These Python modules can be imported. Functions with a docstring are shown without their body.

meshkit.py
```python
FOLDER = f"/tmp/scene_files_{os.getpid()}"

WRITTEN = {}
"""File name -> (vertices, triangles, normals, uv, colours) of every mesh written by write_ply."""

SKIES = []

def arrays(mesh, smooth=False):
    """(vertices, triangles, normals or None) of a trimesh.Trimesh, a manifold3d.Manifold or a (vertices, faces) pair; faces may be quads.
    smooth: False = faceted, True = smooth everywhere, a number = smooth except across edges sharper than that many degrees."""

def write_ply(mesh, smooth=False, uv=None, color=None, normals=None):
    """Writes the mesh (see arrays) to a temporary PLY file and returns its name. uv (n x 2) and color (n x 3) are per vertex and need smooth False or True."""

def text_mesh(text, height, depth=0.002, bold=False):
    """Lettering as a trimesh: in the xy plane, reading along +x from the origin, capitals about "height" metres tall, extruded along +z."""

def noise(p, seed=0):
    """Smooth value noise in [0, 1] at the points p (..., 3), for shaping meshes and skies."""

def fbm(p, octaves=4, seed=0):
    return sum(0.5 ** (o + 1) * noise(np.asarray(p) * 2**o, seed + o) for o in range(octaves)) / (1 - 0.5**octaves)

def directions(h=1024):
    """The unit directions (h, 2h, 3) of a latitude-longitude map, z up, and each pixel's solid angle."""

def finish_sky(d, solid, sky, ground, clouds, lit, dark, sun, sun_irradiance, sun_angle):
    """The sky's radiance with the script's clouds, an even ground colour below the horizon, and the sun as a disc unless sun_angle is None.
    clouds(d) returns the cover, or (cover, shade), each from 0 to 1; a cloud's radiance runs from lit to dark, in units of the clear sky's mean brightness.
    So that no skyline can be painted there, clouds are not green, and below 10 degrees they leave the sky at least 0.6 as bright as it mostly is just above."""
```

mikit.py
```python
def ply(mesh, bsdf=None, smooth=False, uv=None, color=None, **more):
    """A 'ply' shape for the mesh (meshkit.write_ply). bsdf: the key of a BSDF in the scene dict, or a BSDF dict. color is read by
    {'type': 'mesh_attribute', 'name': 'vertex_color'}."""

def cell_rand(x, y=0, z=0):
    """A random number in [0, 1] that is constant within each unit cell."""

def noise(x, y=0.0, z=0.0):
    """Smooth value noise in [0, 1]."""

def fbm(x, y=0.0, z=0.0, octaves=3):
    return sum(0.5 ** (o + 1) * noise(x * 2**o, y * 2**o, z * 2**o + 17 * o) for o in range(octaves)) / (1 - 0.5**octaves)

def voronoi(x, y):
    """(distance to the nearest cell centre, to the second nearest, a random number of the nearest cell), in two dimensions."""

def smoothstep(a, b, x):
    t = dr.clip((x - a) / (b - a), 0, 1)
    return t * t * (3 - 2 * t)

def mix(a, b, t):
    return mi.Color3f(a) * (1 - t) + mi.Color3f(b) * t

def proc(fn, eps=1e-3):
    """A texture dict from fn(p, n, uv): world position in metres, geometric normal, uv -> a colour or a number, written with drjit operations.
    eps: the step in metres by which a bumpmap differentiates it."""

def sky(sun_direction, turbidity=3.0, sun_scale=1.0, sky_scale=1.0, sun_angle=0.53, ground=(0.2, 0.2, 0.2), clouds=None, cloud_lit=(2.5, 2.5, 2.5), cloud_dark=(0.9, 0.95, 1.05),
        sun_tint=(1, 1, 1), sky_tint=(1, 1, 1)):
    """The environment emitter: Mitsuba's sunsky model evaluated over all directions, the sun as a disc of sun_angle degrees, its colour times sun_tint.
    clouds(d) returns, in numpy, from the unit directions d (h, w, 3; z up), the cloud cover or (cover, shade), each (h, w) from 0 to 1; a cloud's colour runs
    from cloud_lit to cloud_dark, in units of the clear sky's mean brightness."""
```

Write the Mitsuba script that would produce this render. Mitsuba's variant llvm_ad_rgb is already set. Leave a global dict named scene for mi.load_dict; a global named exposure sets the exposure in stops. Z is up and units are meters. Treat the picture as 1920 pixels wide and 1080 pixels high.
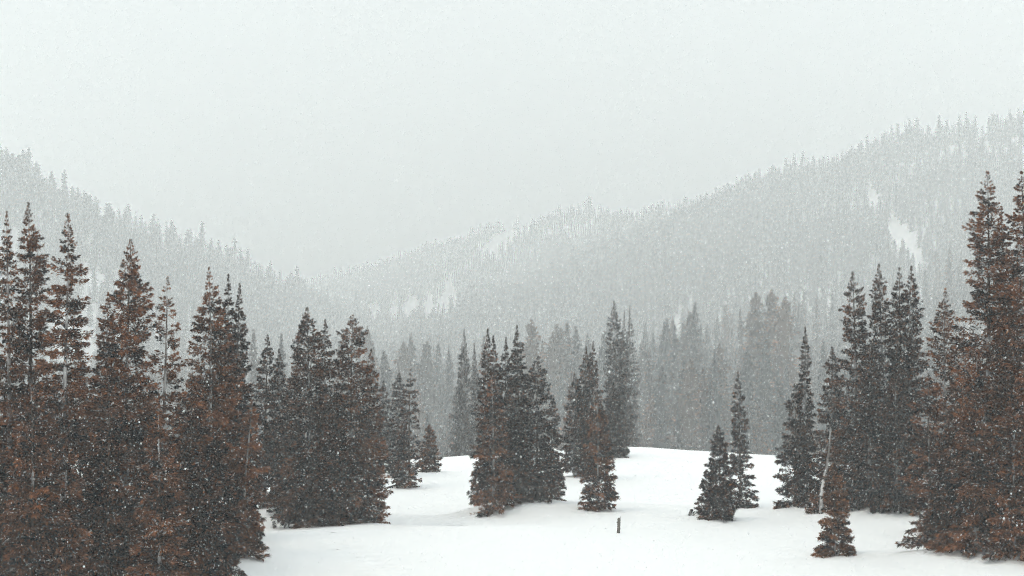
import math, random
import numpy as np, mitsuba as mi, drjit as dr
import mikit, meshkit
from mikit import proc, noise, fbm, smoothstep, mix
from scipy.interpolate import RBFInterpolator

T = mi.ScalarTransform4f
scene, labels = {'type': 'scene'}, {}

# ------------------------------------------------------------------ camera, sky, exposure
F = 2637.0                                   # focal length in pixels of the 1920 x 1080 photograph
PITCH = math.atan2(100.0, F)                 # horizon at row 640
FWD = np.array([0, math.cos(PITCH), math.sin(PITCH)])
UPV = np.array([0, -math.sin(PITCH), math.cos(PITCH)])
scene['camera'] = {'type': 'perspective', 'fov': math.degrees(2 * math.atan(960 / F)), 'fov_axis': 'x',
                   'to_world': T().look_at(origin=[0, 0, 0], target=FWD.tolist(), up=[0, 0, 1]),
                   'near_clip': 0.1, 'far_clip': 6000.0, 'medium': {'type': 'ref', 'id': 'snowy_air'}}


def overcast(d):
    z = np.clip(d[..., 2], 0, 1)
    cover = np.ones_like(z)
    shade = 1 - (0.34 + 0.66 * z) + 0.06 * (meshkit.fbm(d * np.array([2, 2, 5.0]), 3, 5) - 0.5)
    return cover, np.clip(shade, 0, 1)


scene['sky'] = mikit.sky([-0.45, -0.35, 0.82], turbidity=3, sun_scale=0.12, sun_angle=20, clouds=overcast,
                         cloud_lit=(2.43, 2.60, 2.61), cloud_dark=(1.10, 1.19, 1.20), ground=(0.8, 0.82, 0.82))
exposure = 1.93
SIGMA = 0.00178
scene['snowy_air'] = {'type': 'homogeneous', 'albedo': {'type': 'rgb', 'value': [0.940, 0.957, 0.956]}, 'sigma_t': SIGMA}


def at(u, v, d):
    """The world point at depth y = d on the line of sight of the photograph's pixel (u, v)."""
    r = FWD + UPV * ((540 - v) / F) + np.array([1.0, 0, 0]) * ((u - 960) / F)
    return r * (d / r[1])


def pix(p):
    p = np.asarray(p, float)
    z = p @ FWD
    return 960 + F * p[..., 0] / z, 540 - F * (p @ UPV) / z


NS = 0.48                                    # metres per unit of the near distances written below

# ------------------------------------------------------------------ materials
scene['foliage'] = {'type': 'twosided', 'bsdf': {'type': 'diffuse', 'reflectance': {'type': 'mesh_attribute', 'name': 'vertex_color'}}}


def bark_fn(p, n, uv):
    t = fbm(p.x * 9, p.y * 9, p.z * 2.2, 3)
    frost = smoothstep(0.52, 0.62, fbm(p.x * 3.1 + 7, p.y * 3.1, p.z * 1.3, 3))
    return mix(mix((0.035, 0.028, 0.024), (0.15, 0.12, 0.10), t), (0.62, 0.62, 0.62), frost * 0.75)


scene['bark'] = {'type': 'diffuse', 'reflectance': proc(bark_fn)}


def pale_fn(p, n, uv):
    t = fbm(p.x * 8, p.y * 8, p.z * 2.5, 3)
    return mix((0.16, 0.14, 0.13), (0.60, 0.59, 0.58), smoothstep(0.32, 0.68, t))


scene['pale_bark'] = {'type': 'diffuse', 'reflectance': proc(pale_fn)}


def snow_bump(p, n, uv):
    return 0.5 * fbm(p.x * 0.55, p.y * 0.9, 0.0, 4) + 0.10 * fbm(p.x * 3.0, p.y * 6.0, 0.0, 2)


scene['snow'] = {'type': 'bumpmap', 'arbitrary': proc(snow_bump, 0.05), 'scale': 0.12,
                 'bsdf': {'type': 'diffuse', 'reflectance': {'type': 'rgb', 'value': [0.875, 0.885, 0.89]}}}
scene['far_snow'] = {'type': 'diffuse', 'reflectance': {'type': 'rgb', 'value': [0.875, 0.885, 0.89]}}
scene['flake'] = {'type': 'principledthin', 'base_color': {'type': 'rgb', 'value': [0.87, 0.88, 0.885]}, 'roughness': 0.9, 'diff_trans': 1.0}


def wood_fn(p, n, uv):
    g = fbm(p.x * 60, p.y * 60, p.z * 5, 3)
    return mix((0.06, 0.055, 0.05), (0.22, 0.20, 0.18), g)


scene['weathered_wood'] = {'type': 'diffuse', 'reflectance': proc(wood_fn)}

# ------------------------------------------------------------------ the lie of the land
NEAR = [(480, 1078, 57), (700, 1080, 57), (960, 1080, 57), (1250, 1080, 57), (1600, 1080, 57), (1900, 1075, 57), (200, 1085, 56), (0, 1090, 55),
        (600, 1008, 69), (720, 1002, 71), (860, 996, 72.5), (1000, 998, 71.5), (1160, 1004, 70), (1350, 1012, 69), (1560, 1036, 64), (1740, 1056, 60), (1920, 1062, 59),
        (560, 993, 73), (640, 993, 73), (700, 990, 73), (510, 990, 74), (500, 945, 84), (545, 960, 79),
        (940, 961, 79), (985, 955, 81), (1105, 962, 79), (820, 960, 82), (1250, 965, 79), (1345, 982, 75), (1390, 945, 85), (1490, 955, 81),
        (1600, 965, 78), (1690, 972, 76), (1540, 966, 78), (1800, 985, 74), (1930, 995, 72),
        (765, 920, 94), (700, 893, 103), (808, 890, 104), (880, 900, 100), (880, 866, 121), (840, 870, 119), (750, 888, 110), (1040, 905, 101), (1090, 905, 102),
        (1170, 837, 126), (1240, 841, 126), (1300, 850, 122), (1380, 864, 113), (1450, 880, 106), (1030, 850, 124), (960, 857, 123), (600, 880, 115), (480, 880, 115), (300, 900, 108), (100, 900, 106),
        (1550, 890, 105), (1700, 905, 102), (1900, 915, 98)]
npts = np.array([at(u, v, d * NS) for u, v, d in NEAR])
extra = [(x_ * NS, y_ * NS, z_ * NS) for x_, y_, z_ in [(-90, 40, -9.0), (-32, 40, -9.2), (0, 40, -9.2), (32, 40, -9.2), (90, 40, -8.9), (-90, 80, -9.6), (90, 80, -9.6), (-110, 120, -10), (115, 120, -9.6),
         (-70, 10, -6.2), (-12, 12, -5.0), (70, 10, -6.2), (-8, 0, -2.9), (8, 0, -2.9), (0, -9, -2.5), (-90, -45, -2.0), (90, -45, -2.0), (0, 27, -7.9), (0, -60, 0.5),
         (-72, 141, -11.2), (-22, 141, -11.8), (22, 141, -11.2), (72, 141, -10.9)]]
npts = np.vstack([npts, extra])
near_rbf = RBFInterpolator(npts[:, :2], npts[:, 2], kernel='thin_plate_spline', smoothing=0.6)


def crest(points):
    return np.array([at(*p) if len(p) == 3 else p[:3] for p in points])


FS = 1.1                                     # metres per unit of the far distances written below
LEFT = crest([(u, v, d * FS) for u, v, d in [(-1500, 190, 450), (-500, 302, 560), (0, 352, 630), (150, 418, 690), (300, 473, 760), (450, 535, 850), (650, 604, 990), (850, 668, 1150)]])
RIGHT = crest([(u, v, d * (FS if d < 1400 else 1.05 if d < 1900 else 1)) for u, v, d in [(3000, 175, 680), (2300, 215, 750), (1900, 256, 790), (1740, 281, 820), (1560, 330, 870), (1440, 365, 960), (1330, 412, 1040), (1200, 420, 1140), (1090, 411, 1220),
               (950, 437, 1340), (850, 474, 1530), (700, 512, 1850), (600, 534, 1980), (450, 565, 2080), (0, 592, 2150), (-600, 592, 2200)]])
SPUR = crest([(u, v, d * FS) for u, v, d in [(3400, 380, 300), (2500, 470, 360), (1950, 565, 410), (1800, 590, 430), (1650, 640, 450), (1500, 690, 480)]])


def ridge(x, y, line, slope, back=None):
    """Height of a ridge that falls away evenly from its crest line."""
    best, z = np.full(x.shape, 1e9), np.zeros(x.shape)
    for a, b in zip(line[:-1], line[1:]):
        d = b[:2] - a[:2]
        t = np.clip(((x - a[0]) * d[0] + (y - a[1]) * d[1]) / (d @ d), 0, 1)
        q = np.hypot(x - a[0] - t * d[0], y - a[1] - t * d[1])
        h = a[2] + t * (b[2] - a[2]) - slope * q * (0.55 + 0.45 * np.minimum(q / 60, 1))
        z = np.where(h > np.where(best < 1e8, z, -1e9), h, z)
        best = np.minimum(best, q)
    return z


def smax(a, b, k):
    h = np.clip(0.5 + 0.5 * (a - b) / k, 0, 1)
    return b + (a - b) * h + k * h * (1 - h)


def nz(x, y, s, seed, o=3):
    return meshkit.fbm(np.stack([x / s, y / s, np.zeros_like(x)], -1), o, seed) - 0.5


HUMPS = []                                   # snow drifted round trunks and the like: (x, y, radius, height)
TRACK = []                                   # footprints: (x, y)


def height(x, y, fine=True):
    x, y = np.asarray(x, float), np.asarray(y, float)
    shape = x.shape
    x, y = x.ravel(), y.ravel()
    floor = -25 + 0.008 * (y - 250) - 3 * np.exp(-((y - 240) / 90) ** 2) + 5 * nz(x, y, 140, 1)
    z = smax(ridge(x, y, LEFT, 0.62), floor, 9)
    z = smax(ridge(x, y, RIGHT, 0.40) + 14 * nz(x, y, 160, 3), z, 9)
    z = smax(ridge(x, y, SPUR, 0.34), z, 6)
    w = np.clip((y - 128.5 * NS - 3 * nz(x, y, 30, 9)) / 60, 0, 1)
    edge = np.clip((np.abs(x) - 85) / 110, 0, 1)
    w = 1 - (1 - w * w * (3 - 2 * w)) * (1 - edge * edge * (3 - 2 * edge))
    near = w < 1
    out = z
    zn = np.zeros_like(z)
    if near.any():
        xn, yn = x[near], np.clip(y[near], -45, 155 * NS)
        v = np.concatenate([near_rbf(np.stack([np.clip(a, -140 * NS, 140 * NS), b], 1)) for a, b in zip(np.array_split(xn, 1 + len(xn) // 20000), np.array_split(yn, 1 + len(xn) // 20000))])
        v = v + 0.22 * nz(xn, yn, 9, 5) + 0.09 * nz(xn, yn * 1.6, 2.4, 6)
        for hx, hy, r, a in HUMPS:
            q = ((xn - hx) ** 2 + (yn - hy) ** 2) / (r * r)
            m = q < 9
            v[m] += a * np.exp(-q[m])
        if fine:
            for hx, hy in TRACK:
                q = ((xn - hx) ** 2 + (yn - hy) ** 2) / 0.016
                m = q < 9
                v[m] -= 0.07 * np.exp(-q[m]) - 0.02 * np.exp(-(np.sqrt(q[m]) - 1.8) ** 2 * 3)
        zn[near] = v
    out = zn * (1 - w) + out * w
    return out.reshape(shape)


def ground(x, y):
    return float(height(np.array([x]), np.array([y]), False)[0])


# ------------------------------------------------------------------ spruces
def build_spruce(seed, H, R, base=0.03, gap=0.2, nb=6, droop=0.25, power=0.85, twig=0.26, width=0.05, spacing=0.075, rust=0.5, ragged=0.5, trunk_r=None, bend=(0, 0),
                 limbs=False, bushy=1.0, bare=None, sides=7, lean=(0, 0), rustc=(0.31, 0.132, 0.064), darkc=(0.010, 0.018, 0.024), bottom=0.8, core=0, caught=1.0):
    """((trunk vertices, faces), (crown vertices, faces, colours)) of one spruce standing on the origin."""
    g = np.random.default_rng(seed)
    cb = base * H
    tr = trunk_r or H * 0.0085 + 0.012

    def axis(h):
        s = np.asarray(h, float) / H
        return np.stack([lean[0] * H * s + bend[0] * np.sin(np.pi * s) + 0.012 * H * np.sin(3.1 * s + seed) * s, lean[1] * H * s + bend[1] * np.sin(np.pi * s) + 0.01 * H * np.sin(2.3 * s + 2 * seed) * s, h], -1)

    # trunk
    hs = np.concatenate([[-0.4], np.linspace(0, H * 0.985, 16)])
    rr = tr * (1 - np.clip(hs / H, 0, 1) * 0.93) * (1 + 0.35 * np.exp(-np.clip(hs, 0, 9) / 0.25))
    c, an = axis(hs), np.arange(sides) * 2 * np.pi / sides
    tv = (c[:, None] + rr[:, None, None] * np.stack([np.cos(an), np.sin(an), 0 * an], -1)[None]).reshape(-1, 3)
    i, j = np.meshgrid(np.arange(len(hs) - 1), np.arange(sides), indexing='ij')
    q = np.stack([i * sides + j, i * sides + (j + 1) % sides, (i + 1) * sides + (j + 1) % sides, (i + 1) * sides + j], -1).reshape(-1, 4)
    tf = np.vstack([q[:, [0, 1, 2]], q[:, [0, 2, 3]]])
    # boughs in loose whorls
    nw = max(9, int((H - cb) / gap))
    lev = (np.arange(nw) + 0.5 + g.uniform(-0.35, 0.35, nw)) / nw
    lev = cb + (H - cb) * (1 - (1 - lev) ** 1.12)
    t = np.clip((lev - cb) / (H - cb), 0, 1)
    cnt = np.maximum(2, np.round(nb * (0.75 + 0.5 * g.random(nw)) * (0.75 + 0.25 * (1 - t)))).astype(int)
    if bare:
        cnt[(lev > bare[0]) & (lev < bare[1])] = 1
    h = np.repeat(lev, cnt) + g.uniform(-0.3, 0.3, cnt.sum()) * gap
    h = np.clip(h, max(cb, 0.05), H * 0.995)
    t = (h - cb) / (H - cb)
    phi = g.uniform(0, 2 * np.pi, len(h))
    prof = R * np.minimum((1 - t) ** power, bottom + t * 2.2) + 0.016 * H * (1 - t) ** 0.3 * 0.4
    prof = prof * np.clip((1.0 - t) / 0.17, 0.05, 1) ** 0.5
    clump = meshkit.fbm(np.stack([np.cos(phi) * 1.1 + seed * 3.7, np.sin(phi) * 1.1, h / H * 9.0], -1), 3, seed % 97)
    L = prof * (1 - ragged * 0.5 + ragged * 1.6 * (clump - 0.28)) * g.uniform(0.72, 1.12, len(h))
    L = np.maximum(L, 0.03 * H * (1.01 - t))
    e0 = np.radians(-12 + 46 * t ** 1.3) + g.normal(0, 0.12, len(h))
    out = np.stack([np.cos(phi), np.sin(phi), 0 * phi], -1)
    side = np.stack([-np.sin(phi), np.cos(phi), 0 * phi], -1)
    root = axis(h)

    def along(k, s):
        z = L[k] * (np.tan(e0[k]) * s - droop * s ** 2 + droop * 0.75 * s ** 3)
        return root[k] + out[k] * (L[k] * s)[:, None] + np.array([0, 0, 1.0]) * z[:, None]

    n = np.maximum(3 if core else 4, np.round(L / spacing * bushy)).astype(int)
    k = np.repeat(np.arange(len(h)), n * 2)
    m = len(k)
    s = np.clip(0.12 + 0.9 * g.random(m) ** 0.8, 0, 1)
    p = along(k, s)
    slope = np.tan(e0[k]) - 2 * droop * s + 2.25 * droop * s ** 2
    sgn = np.where(g.random(m) < 0.5, -1.0, 1.0)
    fan = np.clip(g.normal(0.85, 0.3, m), 0.05, 1.5) * (1.15 - 0.6 * s)
    dirn = out[k] * np.cos(fan)[:, None] + side[k] * (np.sin(fan) * sgn)[:, None]
    dirn[:, 2] += slope * 0.7 + g.normal(-0.06, 0.40, m)
    dirn /= np.linalg.norm(dirn, axis=1, keepdims=True)
    # side shoots shorten towards the bough's tip; a shoot starts along the bough, or on a longer side twig
    reach = np.minimum(L[k] * 0.45 * (1.05 - s), 0.9) * g.random(m)
    p = p + dirn * reach[:, None]
    ln = twig * g.uniform(0.6, 1.25, m) * (0.6 + 0.4 * (1 - t[k])) * np.clip((1.02 - t[k]) / 0.14, 0.35, 1)
    wd = width * g.uniform(0.7, 1.35, m)
    nrm = np.cross(dirn, np.stack([g.normal(0, 0.5, m), g.normal(0, 0.5, m), 1 + 0 * s], -1))
    nrm /= np.linalg.norm(nrm, axis=1, keepdims=True) + 1e-9
    upn = np.cross(nrm, dirn)
    fold = g.normal(0, 0.55, m)[:, None]
    mid = p + dirn * (ln * g.uniform(0.35, 0.6, m))[:, None]
    v = np.stack([p, mid + (nrm + upn * fold) * wd[:, None], p + dirn * ln[:, None] - np.array([0, 0, 1.0]) * (0.12 * ln)[:, None], mid - (nrm - upn * fold) * wd[:, None]], 1).reshape(-1, 3)
    f = (np.arange(m)[:, None] * 4 + np.array([[0, 1, 2, 0, 2, 3]])).reshape(-1, 3)
    # needle colour: some boughs have gone rusty, others stay dark
    br = np.clip(0.5 + 1.7 * (meshkit.fbm(np.stack([np.cos(phi) * 1.6, np.sin(phi) * 1.6, h / H * 13.0 + seed], -1), 3, 11 + seed % 50) - 0.5) + g.normal(0, 0.16, len(h)), 0, 1)
    a = np.clip(br[k] * 1.9 * rust + g.normal(0, 0.30, m) - 0.17, 0, 1)[:, None]
    col = np.array(darkc) * (1 - a) + np.array(rustc) * a
    col = col * g.uniform(0.65, 1.35, m)[:, None]
    drift = meshkit.fbm(np.stack([np.cos(phi) * 1.3 + 9, np.sin(phi) * 1.3, h / H * 11.0 + 2 * seed], -1), 2, 31 + seed % 40)
    frost = (g.random(m) < caught * (0.012 + 0.08 * np.clip((drift[k] - 0.58) / 0.15, 0, 1)))[:, None]
    col = np.where(frost, np.array([0.5, 0.52, 0.53]), col)
    col = np.repeat(np.clip(col, 0.005, 0.9), 4, 0)
    if core:                                 # the closed inside of a crown that stands far off: ragged skirts of small boughs
        rows, seg = max(4, int(7 * core)), 9
        hh = cb + (H - cb) * np.linspace(0, .97, rows)
        cvs, cfs = [], []
        for r_ in range(rows):
            tt = (hh[r_] - cb) / (H - cb)
            rad = R * .74 * min((1 - tt) ** power, bottom + tt * 2.2) + .004 * H
            an2 = (np.arange(seg) + g.random()) * 2 * np.pi / seg
            rim = np.stack([np.cos(an2), np.sin(an2), 0 * an2], -1) * (rad * g.uniform(.6, 1.25, seg))[:, None]
            rim[:, 2] = hh[r_] - (H - cb) / rows * g.uniform(-.1, .5, seg)
            top = np.array([[0, 0, min(H * .99, hh[r_] + (H - cb) / rows * 1.9)]])
            cx_ = axis(hh[r_]) * [1, 1, 0]
            b0_ = sum(len(x_) for x_ in cvs)
            cvs.append(np.vstack([rim, top]) + cx_)
            ii = np.arange(seg)
            cfs.append(np.stack([ii, (ii + 1) % seg, 0 * ii + seg], 1) + b0_)
        cv_, cf_ = np.vstack(cvs), np.vstack(cfs)
        cc_ = np.array(darkc) * g.uniform(.7, 1.5, len(cv_))[:, None] * (1 - .25 * rust) + np.array(rustc) * rust * .25
        f = np.vstack([f, cf_ + len(v)])
        v, col = np.vstack([v, cv_]), np.vstack([col, cc_])
    if limbs:
        sel = np.where(L > 0.35)[0]
        pts = np.stack([along(sel, np.full(len(sel), s0)) for s0 in (0.0, 0.45, 0.85)], 1)
        r0 = np.clip(0.011 * L[sel], 0.008, 0.03)[:, None] * np.array([1.0, 0.7, 0.3])
        off = np.stack([np.array([0, 0, 1.0])[None] + 0 * side[sel], side[sel] * 0.87 - np.array([0, 0, 0.5]), -side[sel] * 0.87 - np.array([0, 0, 0.5])], 1)
        lv = (pts[:, :, None] + off[:, None] * r0[:, :, None, None]).reshape(-1, 3)
        one = []
        for a0 in range(2):
            for b0 in range(3):
                A, B, C, D = a0 * 3 + b0, a0 * 3 + (b0 + 1) % 3, (a0 + 1) * 3 + (b0 + 1) % 3, (a0 + 1) * 3 + b0
                one += [[A, B, C], [A, C, D]]
        lf = (np.arange(len(sel))[:, None, None] * 9 + np.array(one)[None]).reshape(-1, 3)
        tf = np.vstack([tf, lf + len(tv)])
        tv = np.vstack([tv, lv])
    return (tv, tf), (v, f, col)


def tag(key, label=None, category=None, group=None, kind=None):
    labels[key] = {k: v for k, v in dict(label=label, category=category, group=group, kind=kind).items() if v}


names = {}


def fresh(name):
    names[name] = names.get(name, -1) + 1
    return name if names[name] == 0 else f'{name}_{names[name]:03d}'


# The trees near enough to be known one by one: tip (column, row), base (row, distance), half width of the crown in metres, options
def O(**k):
    return k


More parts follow.
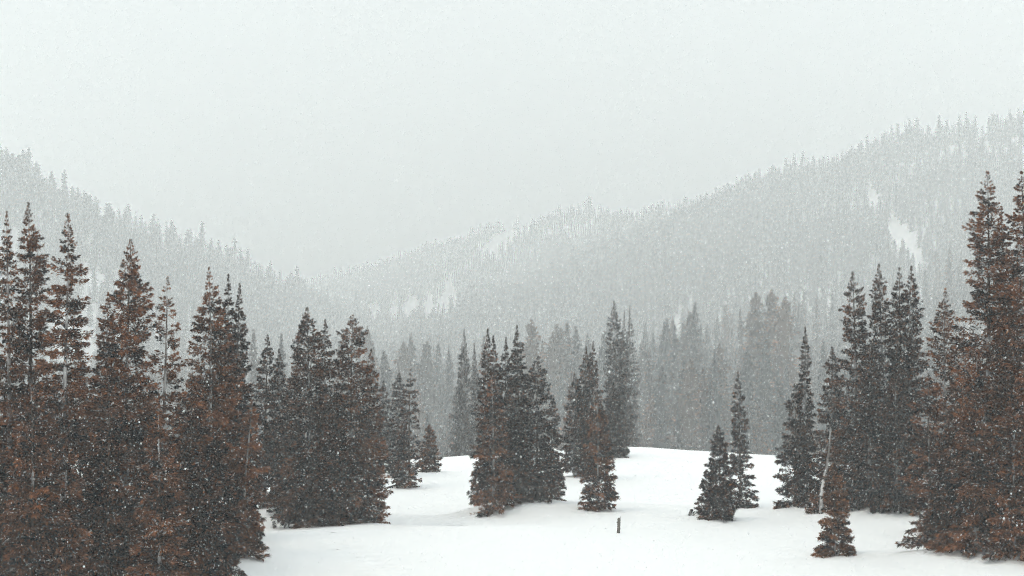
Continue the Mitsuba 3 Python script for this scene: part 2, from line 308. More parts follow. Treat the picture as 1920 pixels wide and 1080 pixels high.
HEROES = [
    # the dark stand at the left
    ((117, 397), (1092, 54), 1.75, 'tall rusty spruce with a bare pale lower trunk showing, third tip from the left edge', O(rust=.72, gap=.24, ragged=.8, bare=(2.6, 5.0), pale=1, droop=.3)),
    ((52, 378), (1078, 57), 1.5, 'tallest spruce of the dark left stand, second tip from the left edge', O(rust=.5, ragged=.6)),
    ((18, 395), (1084, 56), 1.35, 'thin spired spruce at the far left edge with gappy upper boughs', O(rust=.4, ragged=1.0, gap=.27, power=1.05, pale=1)),
    ((-45, 460), (1095, 53), 1.5, 'dark spruce cut by the left edge of the view', O(rust=.4)),
    ((240, 448), (1090, 55), 1.75, 'broad dense dark spruce in the left stand, its tip the fourth from the left edge', O(rust=.55, power=.75, gap=.17, nb=7)),
    ((196, 550), (1076, 59), 0.95, 'small spruce tucked against the left side of a broad dense spruce', O(rust=.4)),
    ((305, 513), (1084, 57), 1.25, 'slender open spruce with trunk showing between its tiers, right of the broad dense spruce', O(rust=.55, gap=.3, ragged=.9, nb=5, pale=1)),
    ((390, 500), (1078, 58), 1.45, 'spruce with a dark club shaped tip and a pale frosted trunk line', O(rust=.62, gap=.23, ragged=.7, pale=1)),
    ((416, 556), (1076, 59), 1.2, 'rusty spruce leaning close beside the club tipped spruce', O(rust=.8)),
    ((431, 512), (1062, 63), 1.0, 'left one of two needle thin dark spires rising behind the rusty spruce', O(rust=.25, power=1.1)),
    ((447, 530), (1060, 63), 1.05, 'right one of two needle thin dark spires rising behind the rusty spruce', O(rust=.3, power=1.1)),
    ((470, 748), (1066, 59), 1.1, 'short bright rusty spruce leaning right at the edge of the left stand', O(rust=1.0, lean=(.06, 0), pale=1, ragged=.7)),
    ((355, 690), (1090, 55), 1.4, 'low rusty spruce in front of the club tipped spruce', O(rust=.7)),
    ((200, 700), (1096, 53), 1.5, 'low dark spruce filling the gap below the broad dense spruce', O(rust=.45)),
    ((60, 720), (1104, 51), 1.5, 'low spruce in front of the bare pale trunk at the lower left', O(rust=.6, ragged=.8)),
    ((300, 760), (1098, 52), 1.3, 'low rusty spruce under the slender open spruce', O(rust=.75)),
    ((408, 800), (1084, 55), 1.1, 'bushy low spruce at the right foot of the left stand, boughs spread on the snow', O(rust=.35, ragged=.8, droop=.1)),
    ((468, 930), (1052, 61), 0.5, 'very low dark bush of spruce at the right foot of the left stand', O(rust=.3)),
    ((497, 626), (965, 79), 1.15, 'dark slim spruce standing alone just right of the left stand', O(rust=.3)),
    ((20, 700), (1050, 66), 1.4, 'shaded spruce behind the far left trees, only its lower crown showing between trunks', O(rust=.3)),
    ((88, 690), (1045, 68), 1.4, 'shaded spruce right behind the bare pale lower trunk', O(rust=.3)),
    ((150, 650), (1040, 69), 1.4, 'shaded spruce between the rusty tall spruce and the broad dense one', O(rust=.35)),
    ((275, 690), (1045, 68), 1.4, 'shaded spruce between the broad dense spruce and the slender open one', O(rust=.35)),
    ((340, 730), (1050, 66), 1.4, 'shaded spruce between the slender open spruce and the club tipped one', O(rust=.4)),
    ((445, 680), (1040, 67), 1.2, 'shaded spruce under the two needle thin dark spires', O(rust=.4)),
    ((120, 830), (1100, 51.5), 1.0, 'low rusty young spruce beside the bare pale lower trunk', O(rust=.75)),
    ((375, 850), (1094, 53), 1.2, 'low dark young spruce at the lower edge below the club tipped spruce', O(rust=.4)),
    # the second stand
    ((580, 575), (990, 73), 1.75, 'dark conical spruce, left tip of the three spired stand beside the open snow', O(rust=.42, gap=.17, nb=7, power=.72)),
    ((612, 598), (980, 76), 1.25, 'middle spire of the three spired stand beside the open snow', O(rust=.35)),
    ((660, 590), (993, 72.5), 1.75, 'broad bushy topped spruce, biggest of the three spired stand', O(rust=.5, gap=.19, power=.6, nb=7, ragged=.7)),
    ((692, 655), (985, 74), 1.1, 'rusty spruce leaning out at the right of the three spired stand', O(rust=.62)),
    ((545, 700), (975, 77), 1.35, 'shaded spruce at the left flank of the three spired stand', O(rust=.35)),
    ((522, 655), (945, 84), 1.1, 'greyed spruce behind the left flank of the three spired stand', O(rust=.2)),
    ((630, 760), (996, 71.5), 1.4, 'low spruce at the front of the three spired stand, skirts on the snow', O(rust=.35, droop=.1)),
    ((514, 977), (991, 73), 0.16, 'tiny seedling spruce poking out of the snow', O(rust=.2, gap=.06, twig=.1, width=.02, spacing=.04)),
    ((548, 880), (975, 77), 0.5, 'thin dead leaning sapling beside the three spired stand', O(rust=.3, lean=(-.45, 0), ragged=1.0, gap=.2)),
    # the small pair and its neighbours
    ((768, 692), (922, 94), 1.05, 'small slim dark spruce standing alone on the snow slope, gaps between its boughs', O(rust=.35, gap=.26, ragged=.8)),
    ((746, 697), (905, 100), 0.95, 'greyer twin just behind the small slim spruce on the slope', O(rust=.2)),
    ((718, 715), (893, 104), 1.0, 'grey spruce between the three spired stand and the small slim spruce', O(rust=.2)),
    ((806, 796), (890, 104), 0.85, 'little brownish spruce at the crest of the snow slope', O(rust=.6)),
    # the middle clump
    ((973, 610), (955, 81), 1.35, 'tallest and darkest spruce of the clump in the middle of the snow', O(power=1.15, rust=.22, gap=.17, nb=7, )),
    ((950, 632), (950, 82), 1.1, 'dark spire just left of the tallest spruce of the middle clump', O(power=1.15, rust=.2)),
    ((1008, 668), (955, 81), 1.4, 'dark spruce with wide low boughs, just right of the tallest spruce of the middle clump', O(rust=.2, power=.7)),
    ((1034, 742), (948, 83), 0.85, 'short dark spruce at the right flank of the middle clump', O(rust=.3)),
    ((912, 616), (948, 83), 1.15, 'greyish spruce at the left of the middle clump, first of two close tips', O(power=1.15, rust=.35)),
    ((926, 628), (946, 84), 1.0, 'spruce of the middle clump with a thin double spire, second of two close tips', O(power=1.15, rust=.4)),
    ((925, 705), (962, 79), 1.45, 'rusty spruce in front at the left of the middle clump, long skirts over the snow', O(rust=.68, gap=.25, ragged=.8, pale=1, droop=.35)),
    ((975, 780), (956, 80.5), 1.1, 'low dark spruce in front of the tallest spruce of the middle clump', O(rust=.25)),
    # the clump right of the middle
    ((1112, 640), (905, 101), 1.35, 'dark spruce with twin spires behind the rusty two stemmed spruce, right hand spire', O(power=1.15, rust=.32)),
    ((1096, 650), (903, 101), 1.3, 'dark spruce with twin spires behind the rusty two stemmed spruce, left hand spire', O(power=1.15, rust=.35)),
    ((1076, 700), (905, 101), 1.1, 'short dark spruce left of the dark twin spires', O(rust=.3, base=.1, pale=1)),
    ((1120, 742), (962, 79), 1.05, 'small rusty spruce on two thin stems in front of the dark twin spires', O(rust=.62, gap=.17, ragged=.35, base=.06, pale=1)),
    ((1155, 564), (872, 150), 2.1, 'tall greyed spruce on the crest, left of the pair of grey spires', O(rust=.15, gap=.25)),
    ((1187, 572), (860, 196), 2.1, 'taller one of the pair of grey spires behind the snow crest, tiers clearly separate', O(rust=.12, gap=.34, ragged=.8)),
    ((1172, 580), (860, 200), 1.6, 'thinner one of the pair of grey spires behind the snow crest', O(rust=.12, gap=.3)),
    ((1150, 720), (874, 117), 1.3, 'dark low spruce below the tall greyed spruce on the crest', O(rust=.2)),
    # grey trees behind the crest, left of the middle clump
    ((865, 616), (872, 185), 2.3, 'grey spruce behind the crest just left of the middle clump', O(rust=.15)),
    ((888, 642), (868, 195), 1.7, 'smaller grey spruce between the middle clump and its grey neighbour', O(rust=.15)),
    # the pair on the right snow slope
    ((1349, 798), (983, 75), 1.0, 'short spiky spruce on the open snow, nearer one of a pair', O(rust=.25, gap=.2, ragged=.7)),
    ((1387, 697), (946, 85), 1.05, 'slim tall spruce of a pair on the open snow, spire like a lance', O(rust=.25, gap=.24, power=1.2, ragged=.6)),
    ((1326, 880), (978, 76), 0.6, 'knee high bushy spruce leaning against the short spiky spruce', O(rust=.25)),
    ((1297, 955), (980, 76), 0.22, 'tiny spruce seedling left of the short spiky spruce', O(rust=.2, gap=.08, twig=.12, width=.025, spacing=.04)),
    # the right stand
    ((1507, 612), (955, 81), .85, 'lone thin dark spruce with a narrow pole of a crown, left of the right stand', O(rust=.25, power=1.2)),
    ((1490, 720), (957, 80.5), 1.3, 'wide low spruce at the foot of the lone thin dark spruce', O(rust=.3, ragged=.8, gap=.22)),
    ((1603, 508), (966, 78), 1.75, 'tall spruce at the left of the right stand, over the leaning white trunk', O(rust=.42, gap=.22, ragged=.7)),
    ((1655, 494), (968, 77.5), 1.6, 'tallest middle spruce of the right stand, neat tapering tiers', O(rust=.35, gap=.21, ragged=.6)),
    ((1693, 500), (969, 77), 1.25, 'left one of two close tips in the right stand', O(rust=.33)),
    ((1709, 498), (970, 77), 1.5, 'right one of two close tips in the right stand', O(rust=.33, ragged=.7)),
    ((1630, 640), (972, 76), 1.4, 'shaded low spruce in the middle of the right stand', O(rust=.3)),
    ((1560, 650), (960, 80), 1.3, 'shaded spruce at the left flank of the right stand', O(rust=.4)),
    ((1680, 700), (974, 75), 1.4, 'low dark spruce at the right foot of the right stand', O(rust=.3)),
    ((1564, 868), (1055, 61.5), 0.80, 'small rusty cone shaped spruce alone on the near snow', O(rust=.85, rustc=(.28, .13, .066), gap=.14, nb=9, power=.8, twig=.2, ragged=.3, bottom=1.0)),
    ((1527, 925), (970, 77), 0.55, 'small brown bush of spruce beside the leaning white trunk', O(rust=.65)),
    # the tall dark stand at the right edge
    ((1775, 540), (1010, 69), 1.45, 'medium spruce left of the towering spruces at the right edge', O(rust=.5, gap=.24, ragged=.8, pale=1)),
    ((1800, 612), (1012, 68.5), 1.1, 'rust coloured spruce between the medium spruce and the towering spruces', O(rust=.85)),
    ((1850, 318), (1060, 59), 1.75, 'towering spruce with a thick blunt spire, left one at the right edge', O(rust=.55, gap=.22, ragged=.8, power=.7)),
    ((1922, 318), (1064, 58), 1.85, 'towering spruce cut by the right edge of the view', O(rust=.5, ragged=.8, power=.75)),
    ((1886, 385), (1050, 61), 1.35, 'spruce squeezed between the two towering spruces at the right edge', O(rust=.45)),
    ((1985, 420), (1070, 57), 1.6, 'spruce mostly outside the right edge of the view', O(rust=.5)),
    ((1745, 700), (1052, 61), 1.35, 'spruce with thin bare lower boughs over the snow, left foot of the right edge stand', O(rust=.5, ragged=.9, gap=.28, base=.05, droop=.35)),
    ((1830, 660), (1066, 58), 1.5, 'low rusty spruce in front of the left towering spruce', O(rust=.65)),
    ((1900, 720), (1070, 57), 1.5, 'low reddish spruce in the lower right corner', O(rust=.8)),
    ((1780, 800), (1060, 59.5), 1.2, 'low dark spruce at the left foot of the left towering spruce', O(rust=.4)),
]

HEROES = [(tip, (bs[0], bs[1] * NS), R * NS, lab, o) for tip, bs, R, lab, o in HEROES]
for (tip, bs, R, lab, o) in HEROES:          # snow drifts up a little round each tree
    x = at(tip[0], bs[0], bs[1])[0]
    HUMPS.append((x, bs[1], 0.8 + R * 0.6, 0.04 + 0.05 * R))
g0 = np.random.default_rng(4)
for u, v, d in [(470, 1020, 66), (540, 1014, 67), (610, 1010, 68), (690, 1006, 69), (770, 1002, 70), (850, 1000, 71), (930, 1002, 70.5), (1010, 1004, 70)]:
    q = at(u, v, d * NS)
    HUMPS.append((q[0], q[1] - .6, 1.9, .07))
    HUMPS.append((q[0], q[1] + 3.0, 1.9, -.06))
for u, v, d in [(860, 950, 84), (800, 945, 86), (1200, 930, 92), (1280, 935, 90), (1430, 950, 84)]:
    q = at(u, v, d * NS)
    HUMPS.append((q[0], q[1], 2.0, -.16))
a, b, c = at(590, 1016, 67 * NS), at(655, 1030, 65 * NS), at(730, 1078, 57.2 * NS)
for s in np.linspace(0, 1, 30):
    q = (1 - s) ** 2 * a + 2 * s * (1 - s) * b + s * s * c
    TRACK.append((q[0] + (0.16 if len(TRACK) % 2 else -0.16) + g0.normal(0, .05), q[1] + g0.normal(0, .12)))
a, b, c = at(960, 905, 100 * NS), at(880, 950, 84 * NS), at(850, 990, 73 * NS)
for s in np.linspace(0, 1, 40):
    q = (1 - s) ** 2 * a + 2 * s * (1 - s) * b + s * s * c
    TRACK.append((q[0] + (0.15 if len(TRACK) % 2 else -0.15), q[1]))

occ = np.zeros((270, 480), bool)             # what the near trees hide, for choosing which far trees are told apart


def hide(u, vt, vb, hw):
    """Paints a cone on the occlusion map and returns how many cells of it were still free."""
    u, vt, vb, hw = u / 4, vt / 4, vb / 4, hw / 4
    free = 0
    for r in range(max(0, int(vt)), min(270, int(vb) + 1)):
        w = max(0.5, hw * (r + 0.5 - vt) / max(vb - vt, 1) * 0.8)
        c0, c1 = max(0, int(round(u - w))), min(480, int(round(u + w)) + 1)
        if c1 > c0:
            free += int((~occ[r, c0:c1]).sum())
            occ[r, c0:c1] = True
    return free


order = sorted(range(len(HEROES)), key=lambda i: HEROES[i][1][1])
for i, (tip, bs, R, lab, o) in enumerate(HEROES):
    o = dict(o)
    x = at(tip[0], (tip[1] + bs[0]) / 2, bs[1])[0]
    lean = o.get('lean', (0, 0))
    y = bs[1]
    z = ground(x, y) - 0.08
    H = at(tip[0], tip[1], y)[2] - z
    x -= lean[0] * H
    scale = np.clip(y / 30, 0.85, 2.0)
    pale = o.pop('pale', 0)
    if o['rust'] > .6:
        o['rust'] = .6 + (o['rust'] - .6) * .6
    if tip[0] < 480 or tip[0] > 1720:        # the tall trees of the two side stands are browner than the rest, right up to their tips
        o['rust'] = max(o['rust'], .74) if tip[1] < 620 and not 425 < tip[0] < 450 else o['rust']
    opt = dict(gap=.2, twig=.23, width=.040 * scale, spacing=.030 * scale, nb=7, limbs=True, ragged=.6)
    opt.update(o)
    opt.update(gap=opt['gap'] * NS, twig=opt['twig'] * NS, width=opt['width'] * NS, spacing=opt['spacing'] * NS, power=min(.9, opt.get('power', .85) * .68))
    if 'bare' in opt:
        opt['bare'] = (opt['bare'][0] * NS, opt['bare'][1] * NS)
    if H < 3.0 and 'twig' not in o:
        opt.update(gap=.13 * NS, spacing=opt['spacing'] * .75)
    if H < 1.3 and 'twig' not in o:
        opt.update(gap=.13 * NS, twig=.2 * NS)
    tm, cm = build_spruce(100 + i, H, R * 1.02, **opt)
    key = fresh('spruce_tree')
    place = T().translate([x, y, z])
    scene[key + '__trunk'] = mikit.ply((tm[0], tm[1]), 'pale_bark' if pale else 'bark', smooth=True, to_world=place)
    scene[key + '__crown'] = mikit.ply((cm[0], cm[1]), 'foliage', color=cm[2], to_world=place)
    tag(key, lab, 'tree', None)
for i in order:
    tip, bs, R, lab, o = HEROES[i]
    hide(tip[0], tip[1], bs[0], R / bs[1] * F)

# the dead white trunk that leans across the right stand
def limb(points, radii, sides=8):
    p = np.asarray(points, float)
    t = np.gradient(p, axis=0)
    t /= np.linalg.norm(t, axis=1, keepdims=True)
    a = np.cross(t, [0, 1.0, 0.1]); a /= np.linalg.norm(a, axis=1, keepdims=True)
    b = np.cross(t, a)
    an = np.arange(sides) * 2 * np.pi / sides
    v = (p[:, None] + np.asarray(radii)[:, None, None] * (np.cos(an)[None, :, None] * a[:, None] + np.sin(an)[None, :, None] * b[:, None])).reshape(-1, 3)
    i, j = np.meshgrid(np.arange(len(p) - 1), np.arange(sides), indexing='ij')
    q = np.stack([i * sides + j, i * sides + (j + 1) % sides, (i + 1) * sides + (j + 1) % sides, (i + 1) * sides + j], -1).reshape(-1, 4)
    f = np.vstack([q[:, [0, 1, 2]], q[:, [0, 2, 3]]])
    n = len(v)
    v = np.vstack([v, p[:1], p[-1:]])
    k = np.arange(sides)
    f = np.vstack([f, np.stack([0 * k + n, (k + 1) % sides, k], 1), np.stack([0 * k + n + 1, n - sides + k, n - sides + (k + 1) % sides], 1)])
    return v, f


path = np.array([at(u, v, 76.6 * NS) for u, v in ((1537, 945), (1542, 915), (1549, 880), (1554, 850), (1556, 825), (1557, 800))])
path[0, 2] = ground(path[0, 0], path[0, 1]) - 0.2
key = fresh('dead_leaning_trunk')
scene[key + '__trunk'] = mikit.ply(limb(path, [.05, .045, .04, .03, .02, .008]), 'pale_bark', smooth=60)
for k, (s, dirx, ln) in enumerate([(.45, -1, .22), (.62, 1, .3), (.8, -1, .2)]):
    q = path[0] + (path[-1] - path[0]) * s
    q[0] = np.interp(s, np.linspace(0, 1, 6), path[:, 0])
    e = q + np.array([dirx * ln, -0.15, -0.12])
    scene[f'{key}__bare_branch' + (f'_{k:03d}' if k else '')] = mikit.ply(limb([q, (q + e) / 2 + [0, 0, .06], e], [.02, .014, .005], 5), 'pale_bark', smooth=60)
tag(key, 'pale barkless dead trunk leaning up through the left side of the right stand', 'tree trunk')

# the post in the snow
px, py = at(1160, 1000, 70 * NS)[:2]
pz = ground(px, py)
key = fresh('wooden_post')
import trimesh
pm = trimesh.creation.box([0.15, 0.13, 1.1])
pm = pm.subdivide().subdivide().subdivide()
v = np.array(pm.vertices)
v[:, 0] *= 1 + 0.10 * (meshkit.fbm(v * np.array([3, 3, 4.0]) + 5, 3, 8) - 0.5)
c = np.hypot(v[:, 0] / .075, v[:, 1] / .065)
v[:, :2] *= np.where(c > 1.15, 0.86, 1.0)[:, None]
v[v[:, 2] > 0.54, 2] += 0.05 * v[v[:, 2] > 0.54, 0] / .075
lean = T().translate([px, py, pz + 0.10]).rotate([0, 1, 0], 2.5).scale(NS)
scene[key + '__shaft'] = mikit.ply((v, pm.faces), 'weathered_wood', to_world=lean)
cap = trimesh.creation.icosphere(3, 1.0)
cv = np.array(cap.vertices) * [.085, .075, .035]
cv *= (1 + .25 * (meshkit.fbm(cv * 30, 2, 3) - .5))[:, None]
cv[:, 2] = np.maximum(cv[:, 2], -.008)
scene[key + '__snow_cap'] = mikit.ply((cv, cap.faces), 'snow', smooth=True, to_world=lean @ T().translate([0, 0, .556]))
nt = trimesh.creation.box([.02, .15, .055])
scene[key + '__metal_bracket'] = mikit.ply(nt, 'weathered_wood', to_world=lean @ T().translate([-.085, 0, .30]))
tag(key, 'short weathered wooden post sticking out of the open snow', 'post')

# ------------------------------------------------------------------ the ground
def lines(segs):
    out = [np.array([segs[0][0]], float)]
    for a, b, s in segs:
        n = max(1, int(round((b - a) / s)))
        out.append(np.linspace(a, b, n + 1)[1:])
    return np.concatenate(out)


gx = lines([(-1000, -400, 30), (-400, -160, 10), (-160, -30, 2.5), (-30, -14, .5), (-14, -8, .28), (-8, 8, .16), (8, 18, .3), (18, 30, .6), (30, 160, 2.5), (160, 400, 9), (400, 1000, 24)])
gy = lines([(-320, -40, 20), (-40, 26, 3), (26, 41, .15), (41, 68, .4), (68, 160, 1.5), (160, 210, 3), (210, 700, 9), (700, 1500, 20), (1500, 2420, 40)])
X, Y = np.meshgrid(gx, gy, indexing='ij')
Z = height(X, Y)
V = np.stack([X, Y, Z], -1).reshape(-1, 3)
ny = len(gy)
I, J = np.meshgrid(np.arange(len(gx) - 1), np.arange(ny - 1), indexing='ij')
Q = np.stack([I * ny + J, (I + 1) * ny + J, (I + 1) * ny + J + 1, I * ny + J + 1], -1).reshape(-1, 4)
FA = np.vstack([Q[:, [0, 1, 2]], Q[:, [0, 2, 3]]])
fn = np.cross(V[FA[:, 1]] - V[FA[:, 0]], V[FA[:, 2]] - V[FA[:, 0]])
N = np.zeros_like(V)
for k in range(3):
    np.add.at(N, FA[:, k], fn)
N /= np.linalg.norm(N, axis=1, keepdims=True)
cen = V[FA].mean(1)
lh, rh = ridge(cen[:, 0], cen[:, 1], LEFT, 0.62), np.maximum(ridge(cen[:, 0], cen[:, 1], RIGHT, 0.40), ridge(cen[:, 0], cen[:, 1], SPUR, 0.34))
far = (cen[:, 1] > 205) | (np.abs(cen[:, 0]) > 160)
region = np.where(~far, 0, np.where(np.maximum(lh, rh) < -24, 1, np.where(lh > rh, 2, 3)))
for k, (name, mat, lab) in enumerate([('snow_field', 'snow', 'open snow with faint footprints in the foreground'), ('valley_floor', 'far_snow', 'snowy valley floor under the forest'),
                                      ('left_hillside', 'far_snow', 'snowy hillside under the forest at the left'), ('right_mountain', 'far_snow', 'hazy mountain rising at the right')]):
    fs = FA[region == k]
    used, inv = np.unique(fs, return_inverse=True)
    path_ = meshkit.write_ply((V[used], inv.reshape(-1, 3)), normals=N[used])
    scene[name] = {'type': 'ply', 'filename': path_, 'face_normals': False, 'bsdf': {'type': 'ref', 'id': mat}}
    tag(name, lab, None, None, 'structure')

# ------------------------------------------------------------------ the forests
protos = {}


def proto(name, **k):
    tm, cm = build_spruce(**k)
    scene[name] = {'type': 'shapegroup', 'trunk': mikit.ply((tm[0], tm[1]), 'bark', smooth=True), 'crown': mikit.ply((cm[0], cm[1]), 'foliage', color=cm[2])}
    protos[name] = k['H']


gp = np.random.default_rng(12)
MID, FAR, LOW = [], [], []
for i in range(9):                           # 20 m trees
    R = [1.6, 2.1, 1.35, 2.4, 1.8, 1.1, 2.1, 1.7, 1.5][i]
    proto(f'mid_spruce_{i}', seed=500 + i, H=20, R=R, gap=.42, nb=6, droop=.25, power=[.55, .5, .7, .5, .6, .6, .45, .55, .8][i], twig=.55, width=.12, spacing=.27, core=1.3, rust=[.2, .45, .12, .35, .1, .3, .6, .2, .4][i], darkc=[(.012, .020, .025), (.03, .032, .032), (.010, .017, .022), (.016, .026, .03), (.03, .042, .045), (.014, .02, .024), (.03, .03, .028), (.018, .03, .034), (.012, .018, .022)][i],
          ragged=.8, sides=5, caught=.4)
    MID.append(f'mid_spruce_{i}')
for i in range(6):
    proto(f'far_spruce_{i}', seed=700 + i, H=16, R=[1.5, 2.0, 1.3, 2.3, 1.7, 1.1][i], gap=.75, nb=5, droop=.2, power=[.6, .5, .7, .5, .6, .7][i], twig=.8, width=.2, spacing=.9, core=1, rust=[.2, .3, .15, .3, .1, .2][i], ragged=.8, sides=4, caught=0)
    FAR.append(f'far_spruce_{i}')
for i in range(5):
    proto(f'low_spruce_{i}', seed=800 + i, H=16, R=[1.6, 2.0, 1.4, 2.2, 1.8][i], gap=2.2, nb=4, droop=.15, twig=1.0, width=.30, spacing=1.9, core=.9, rust=.2, ragged=.7, sides=3, caught=0)
    LOW.append(f'low_spruce_{i}')

trees = []                                   # (x, y, z, height, kind, width factor)


def add(x, y, H, kinds, wf=1.0, z=None):
    trees.append((x, y, ground(x, y) - .15 if z is None else z, H, kinds[gp.integers(len(kinds))], wf))


# told apart by their tips: (tip column, tip row, distance, width factor)
TIPS = [(478, 618, 150, .9), (532, 626, 140, .9), (556, 640, 170, .9), (700, 640, 190, 1), (722, 655, 200, 1.1), (690, 610, 230, 1), (640, 640, 200, 1), (752, 640, 260, 1.2), (775, 625, 280, 1.2), (800, 640, 250, 1.1), (822, 640, 210, 1.0), (840, 655, 190, 1),
        (905, 630, 240, 1.1), (995, 600, 230, 1.1), (1020, 640, 210, 1), (1035, 625, 250, 1.2), (1052, 607, 260, 1.5), (1070, 604, 265, 1.6), (1084, 612, 260, 1.4), (1098, 625, 220, 1), (1128, 618, 240, 1.1), (1140, 600, 260, .9),
        (1212, 602, 250, .8), (1222, 620, 230, .8), (1243, 597, 240, 1.2), (1252, 600, 260, .8), (1261, 594, 255, .8), (1270, 610, 235, 1.1), (1283, 602, 240, 1), (1295, 585, 245, 1.1), (1303, 568, 240, 1.1), (1316, 604, 250, .8), (1328, 604, 260, .9), (1345, 590, 290, .9), (1360, 570, 300, 1), (1374, 590, 290, 1),
        (1350, 645, 200, 1.1), (1335, 655, 195, 1.1), (1390, 578, 215, .8), (1422, 547, 230, 1.2), (1444, 543, 235, 1.2), (1472, 557, 225, 1.2), (1408, 575, 245, 1), (1488, 550, 300, .9), (1497, 565, 280, 1), (1508, 545, 330, 1), (1530, 560, 300, 1), (1545, 640, 170, 1), (1560, 540, 340, 1),
        (1470, 640, 190, 1), (1460, 720, 150, 1.1), (1320, 690, 165, 1.1), (1240, 680, 170, 1.1), (1215, 660, 160, 1), (1290, 670, 175, 1.2), (1395, 650, 180, 1.1), (1430, 640, 185, 1.1), (1205, 640, 200, 1.0), (1180, 640, 180, 1),
        (1755, 470, 395, 1), (1780, 463, 400, 1.1), (1800, 470, 390, .9), (1735, 505, 380, 1), (1545, 660, 250, 1), (1520, 640, 260, .9), (1750, 600, 180, .9), (1795, 600, 170, .8), (1740, 640, 190, 1)]
for u, v, d, w in TIPS:
    d *= 1.0 if w >= 1.1 else 1.3              # the broad ones stand nearer
    w *= 1.15 if w >= 1.1 else 1
    x = at(u, v, d)[0]
    z = ground(x, d) - .15
    trees.append((x, d, z, at(u, v, d)[2] - z, MID[gp.integers(len(MID))], w * 1.18))


def ray_ground(u, v):
    """Where the line of sight through (u, v) meets the ground."""
    d = np.linspace(140, 2380, 2000)
    p = at(u, v, 1.0)[None] * d[:, None]
    below = p[:, 2] < height(p[:, 0], p[:, 1], False)
    return p[np.argmax(below)] if below.any() else ray_ground(u, v + 4) if v < 640 else None


CLEAR = []                                   # open snow: (x, y, half width, half length)
for (u, v, hw, hl, sl) in [(1692, 460, 7, 44, -.13), (1640, 390, 5.2, 38, -.03), (970, 422, 24, 120, .2), (928, 438, 10, 100, .2), (838, 582, 10.5, 185, 0), (805, 580, 5, 130, 0), (770, 566, 7, 80, 0), (740, 576, 4, 70, 0), (912, 566, 5, 90, 0), (960, 594, 3.2, 60, 0),
                           (735, 666, 4, 110, 0), (862, 456, 8, 90, .2), (700, 592, 6, 60, 0), (1190, 408, 9, 30, 0), (1790, 278, 4, 22, 0), (1845, 266, 3, 20, 0), (820, 506, 10, 30, 0), (870, 510, 8, 26, 0),
                           (150, 664, 7, 20, 0), (335, 714, 8, 20, 0), (1525, 674, 6, 30, 0)]:
    q = ray_ground(u, v)
    if q is not None:
        k_ = 1 - .5 * hl / q[1] if hl > 60 else 1
        CLEAR.append((q[0] * k_, q[1] * k_, hw, hl, sl))


def open_snow(x, y):
    m = np.zeros(x.shape, bool)
    for cx, cy, a, b, sl in CLEAR:
        ex = x - cx - (y - cy) * (cx / cy + sl)
        m |= (ex / a) ** 2 + ((y - cy) / b) ** 2 < 1 + 1.5 * nz(x, y, 6, 21)
    return m


def scatter(x0, x1, y0, y1, step, seed):
    g = np.random.default_rng(seed)
    x, y = np.meshgrid(np.arange(x0, x1, step), np.arange(y0, y1, step), indexing='ij')
    x = (x + g.uniform(-.5, .5, x.shape) * step).ravel()
    y = (y + g.uniform(-.5, .5, y.shape) * step).ravel()
    z = height(x, y, False)
    return x, y, z, g


# valley forest behind the crest
x, y, z, g = scatter(-205, 225, 160, 600, 6.9, 31)
keep = (np.abs(x) < y * .44 + 10) & ~open_snow(x, y) & (g.random(x.shape) < .82) & (z < -12)
for a, b, c in zip(x[keep], y[keep], z[keep]):
    side = np.interp(a / b, [-.3, -.06, .06, .12, .25, .4], [30, 30, 12, -10, -10, 0])
    row = (g.uniform(660, 790) if b < 280 else g.uniform(630, 730)) + side
    H = np.clip((640 - row) / F * b - c, 9, 38) * g.uniform(.86, 1)
    trees.append((a, b, c - .15, H, MID[g.integers(9)] if b < 420 else FAR[g.integers(6)], g.uniform(.9, 1.35)))
# slopes
x, y, z, g = scatter(-560, 600, 300, 2150, 5.2, 32)
den = .95 + .6 * nz(x, y, 60, 51)
lh = ridge(x, y, LEFT, .62)
keep = (np.abs(x) < y * .42 + 25) & ~open_snow(x, y) & (g.random(x.shape) < den * np.where((lh > -20) & (x < 0) & (y < 1100), .62, 1)) & ((z > -17) | (y > 515))
def crest_depth(line):
    return np.interp(x / y, (line[:, 0] / line[:, 1]), line[:, 1])
rh = ridge(x, y, RIGHT, .40)
keep &= (y < 1250) | (g.random(x.shape) < .6)
keep &= ~((rh > lh) & (y > crest_depth(RIGHT[::-1]) + 35)) & ~((lh > rh) & (lh > -15) & (y > crest_depth(LEFT) + 40))
hvs = np.clip(.5 + 2 * nz(x, y, 34, 61), 0, 1)
for a, b, c, hv in zip(x[keep], y[keep], z[keep], hvs[keep]):
    H = np.clip(g.normal(14, 3.2), 6, 21) * (1.1 if a < -20 and b < 1100 else .86) * (.8 + .45 * hv) * (1.25 if g.random() < .06 else 1)
    kinds = MID if b < 420 else FAR if b < 720 else LOW
    trees.append((a, b, c - .2, H, kinds[g.integers(len(kinds))], g.uniform(.9, 1.4) * (1.25 if b > 650 else 1.1)))

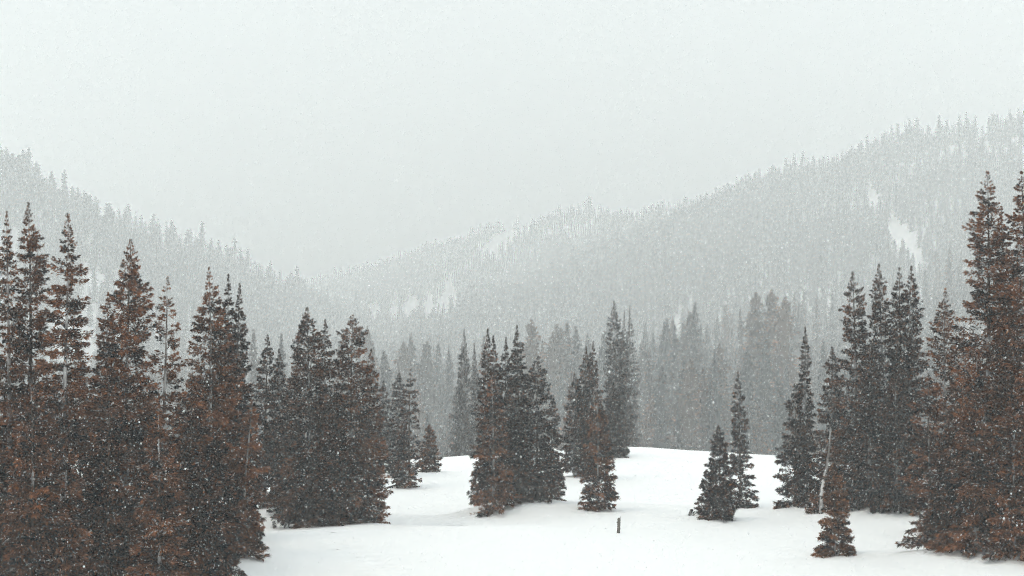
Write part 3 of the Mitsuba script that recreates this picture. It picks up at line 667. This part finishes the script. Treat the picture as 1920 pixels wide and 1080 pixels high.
# which of them show most
tr = sorted(trees, key=lambda t: t[1])
seen = []
for n, t in enumerate(tr):
    u, vt = pix([t[0], t[1], t[2] + t[3]])
    _, vb = pix([t[0], t[1], t[2]])
    if -20 < u < 1940 and vt < 1080:
        s = hide(u, vt, vb, t[3] * .11 * t[5] / t[1] * F)
        if s:
            seen.append((s, n))
seen.sort(reverse=True)
LIMIT = 300 - names['spruce_tree'] - 1
single = sorted(n for _, n in seen[:LIMIT])
singles = set(single)
WORDS = 'first second third fourth fifth sixth seventh eighth ninth tenth eleventh twelfth thirteenth fourteenth fifteenth sixteenth seventeenth eighteenth nineteenth twentieth'.split()
MARKS = [(-50, 'far left behind the dark left stand'), (150, 'behind the broad dense left spruce'), (340, 'behind the club tipped spruce'), (455, 'beside the left stand'), (545, 'behind the three spired stand'), (640, 'over the three spired stand'), (705, 'above the small slim spruce'),
         (770, 'above the little brown spruce'), (830, 'left of the middle clump'), (900, 'behind the middle clump'), (985, 'just right of the middle clump'), (1050, 'behind the dark twin spires'), (1130, 'behind the pair of grey spires'), (1205, 'above the bare snow crest'),
         (1280, 'above the short spiky spruce'), (1360, 'behind the lance like spruce'), (1420, 'beside the lone thin spruce'), (1520, 'behind the leaning white trunk'), (1610, 'behind the right stand'), (1725, 'by the right edge stand'), (1820, 'behind the towering right spruces')]
bins = {}
visible = {n: s for s, n in seen}
for n in single:
    t = tr[n]
    u = pix([t[0], t[1], t[2] + t[3]])[0]
    w = [m for m0, m in MARKS if u >= m0]
    zone = 'grey' if t[1] < 250 else 'hazy' if t[1] < 400 else 'pale far'
    bins.setdefault((w[-1] if w else MARKS[0][1], zone), []).append((u, n))
lab = {}
for (where, zone), found in bins.items():
    found.sort()
    for k, (u, n) in enumerate(found):
        if visible[n] >= 12 and k < 20:
            lab[n] = (f'{WORDS[k]} from left among {zone} spruces {where}', f'{zone} spruces {where}')
        else:
            lab[n] = (f'{zone} spruce mostly hidden by other spruces, {where}', f'{zone} spruces half hidden {where}')


def put(key, t):
    s = t[3] / protos[t[4]]
    w = s * t[5] * (1.0 if t[4] in FAR + LOW else min(1.0, (20 / t[3]) ** .35))
    scene[key] = {'type': 'instance', 'to_world': T().translate([float(t[0]), float(t[1]), float(t[2])]).rotate([0, 0, 1], float((t[0] * 77.7 + t[1] * 31.3) % 360)).scale([float(w), float(w), float(s)]), 'group': {'type': 'ref', 'id': t[4]}}


for n in single:
    key = fresh('spruce_tree')
    put(key, tr[n])
    tag(key, lab[n][0], 'tree', lab[n][1])
k = 0
for n, t in enumerate(tr):
    if n not in singles:
        k += 1
        put(f'far_forest__{k:05d}', t)
tag('far_forest', 'dense hazy spruce forest covering the valley and the far slopes', 'forest', None, 'stuff')

# ------------------------------------------------------------------ falling snow
g = np.random.default_rng(77)
NF, TILE = 9000, 8.0                         # flakes in one cube of air, and the cube's edge in metres
octa = np.array([[1, 0, 0], [-1, 0, 0], [0, 1, 0], [0, -1, 0], [0, 0, 1], [0, 0, -1.0]])
of = np.array([[0, 2, 4], [2, 1, 4], [1, 3, 4], [3, 0, 4], [2, 0, 5], [1, 2, 5], [3, 1, 5], [0, 3, 5]])
for var in range(3):
    P = g.uniform(-TILE / 2, TILE / 2, (NF, 3))
    rad = np.clip(g.gamma(9, .00043, NF), .002, .0062)
    qr = np.linalg.qr(g.normal(size=(NF, 3, 3)))[0]
    fv = (P[:, None] + np.einsum('nij,kj->nki', qr, octa) * rad[:, None, None] * np.array([1, 1, 1.3])).reshape(-1, 3)
    ff = (np.arange(NF)[:, None, None] * 6 + of[None]).reshape(-1, 3)
    scene[f'snow_air_{var}'] = {'type': 'shapegroup', 'flakes': mikit.ply((fv, ff), 'flake')}
k = 0
for iy in range(4):
    for ix in range(-3, 4):
        for iz in range(-1, 3):
            q = np.array([ix * TILE, 7.0 + TILE * (iy + .5), iz * TILE + 1])
            if abs(q[0]) > q[1] * .38 + TILE * .9 or q[2] > q[1] * .26 + TILE * .6:
                continue
            k += 1
            ax = [[0, 0, 1], [1, 0, 0], [0, 1, 0]][k % 3]
            scene[f'falling_snow__{k:03d}'] = {'type': 'instance', 'to_world': T().translate(q.tolist()).rotate(ax, 90.0 * ((k * 7) % 4)).rotate([0, 0, 1], 90.0 * ((k * 5) % 4)),
                                               'group': {'type': 'ref', 'id': f'snow_air_{g.integers(3)}'}}
print('snow tiles', k)
tag('falling_snow', 'snowflakes drifting through the air in front of the trees', 'snow', None, 'stuff')

# ------------------------------------------------------------------ the air
zb, zt = float(Z.min()) - 1.5, float(max(Z.max(), max(t[2] + t[3] for t in tr))) + 4
scene['haze'] = {'type': 'cube', 'to_world': T().translate([0, 1050, (zb + zt) / 2]).scale([1006, 1376, (zt - zb) / 2]), 'bsdf': {'type': 'null'}, 'interior': {'type': 'ref', 'id': 'snowy_air'}}
tag('haze', 'pale haze of falling snow filling the valley', 'haze', None, 'stuff')
print('trees', len(trees), 'individual', names['spruce_tree'] + 1, 'box', zb, zt, 'tris hero', sum(len(meshkit.WRITTEN[s['filename']][1]) for s in scene.values() if isinstance(s, dict) and s.get('type') == 'ply'),
      'protos', {k: len(meshkit.WRITTEN[scene[k]['crown']['filename']][1]) for k in protos})
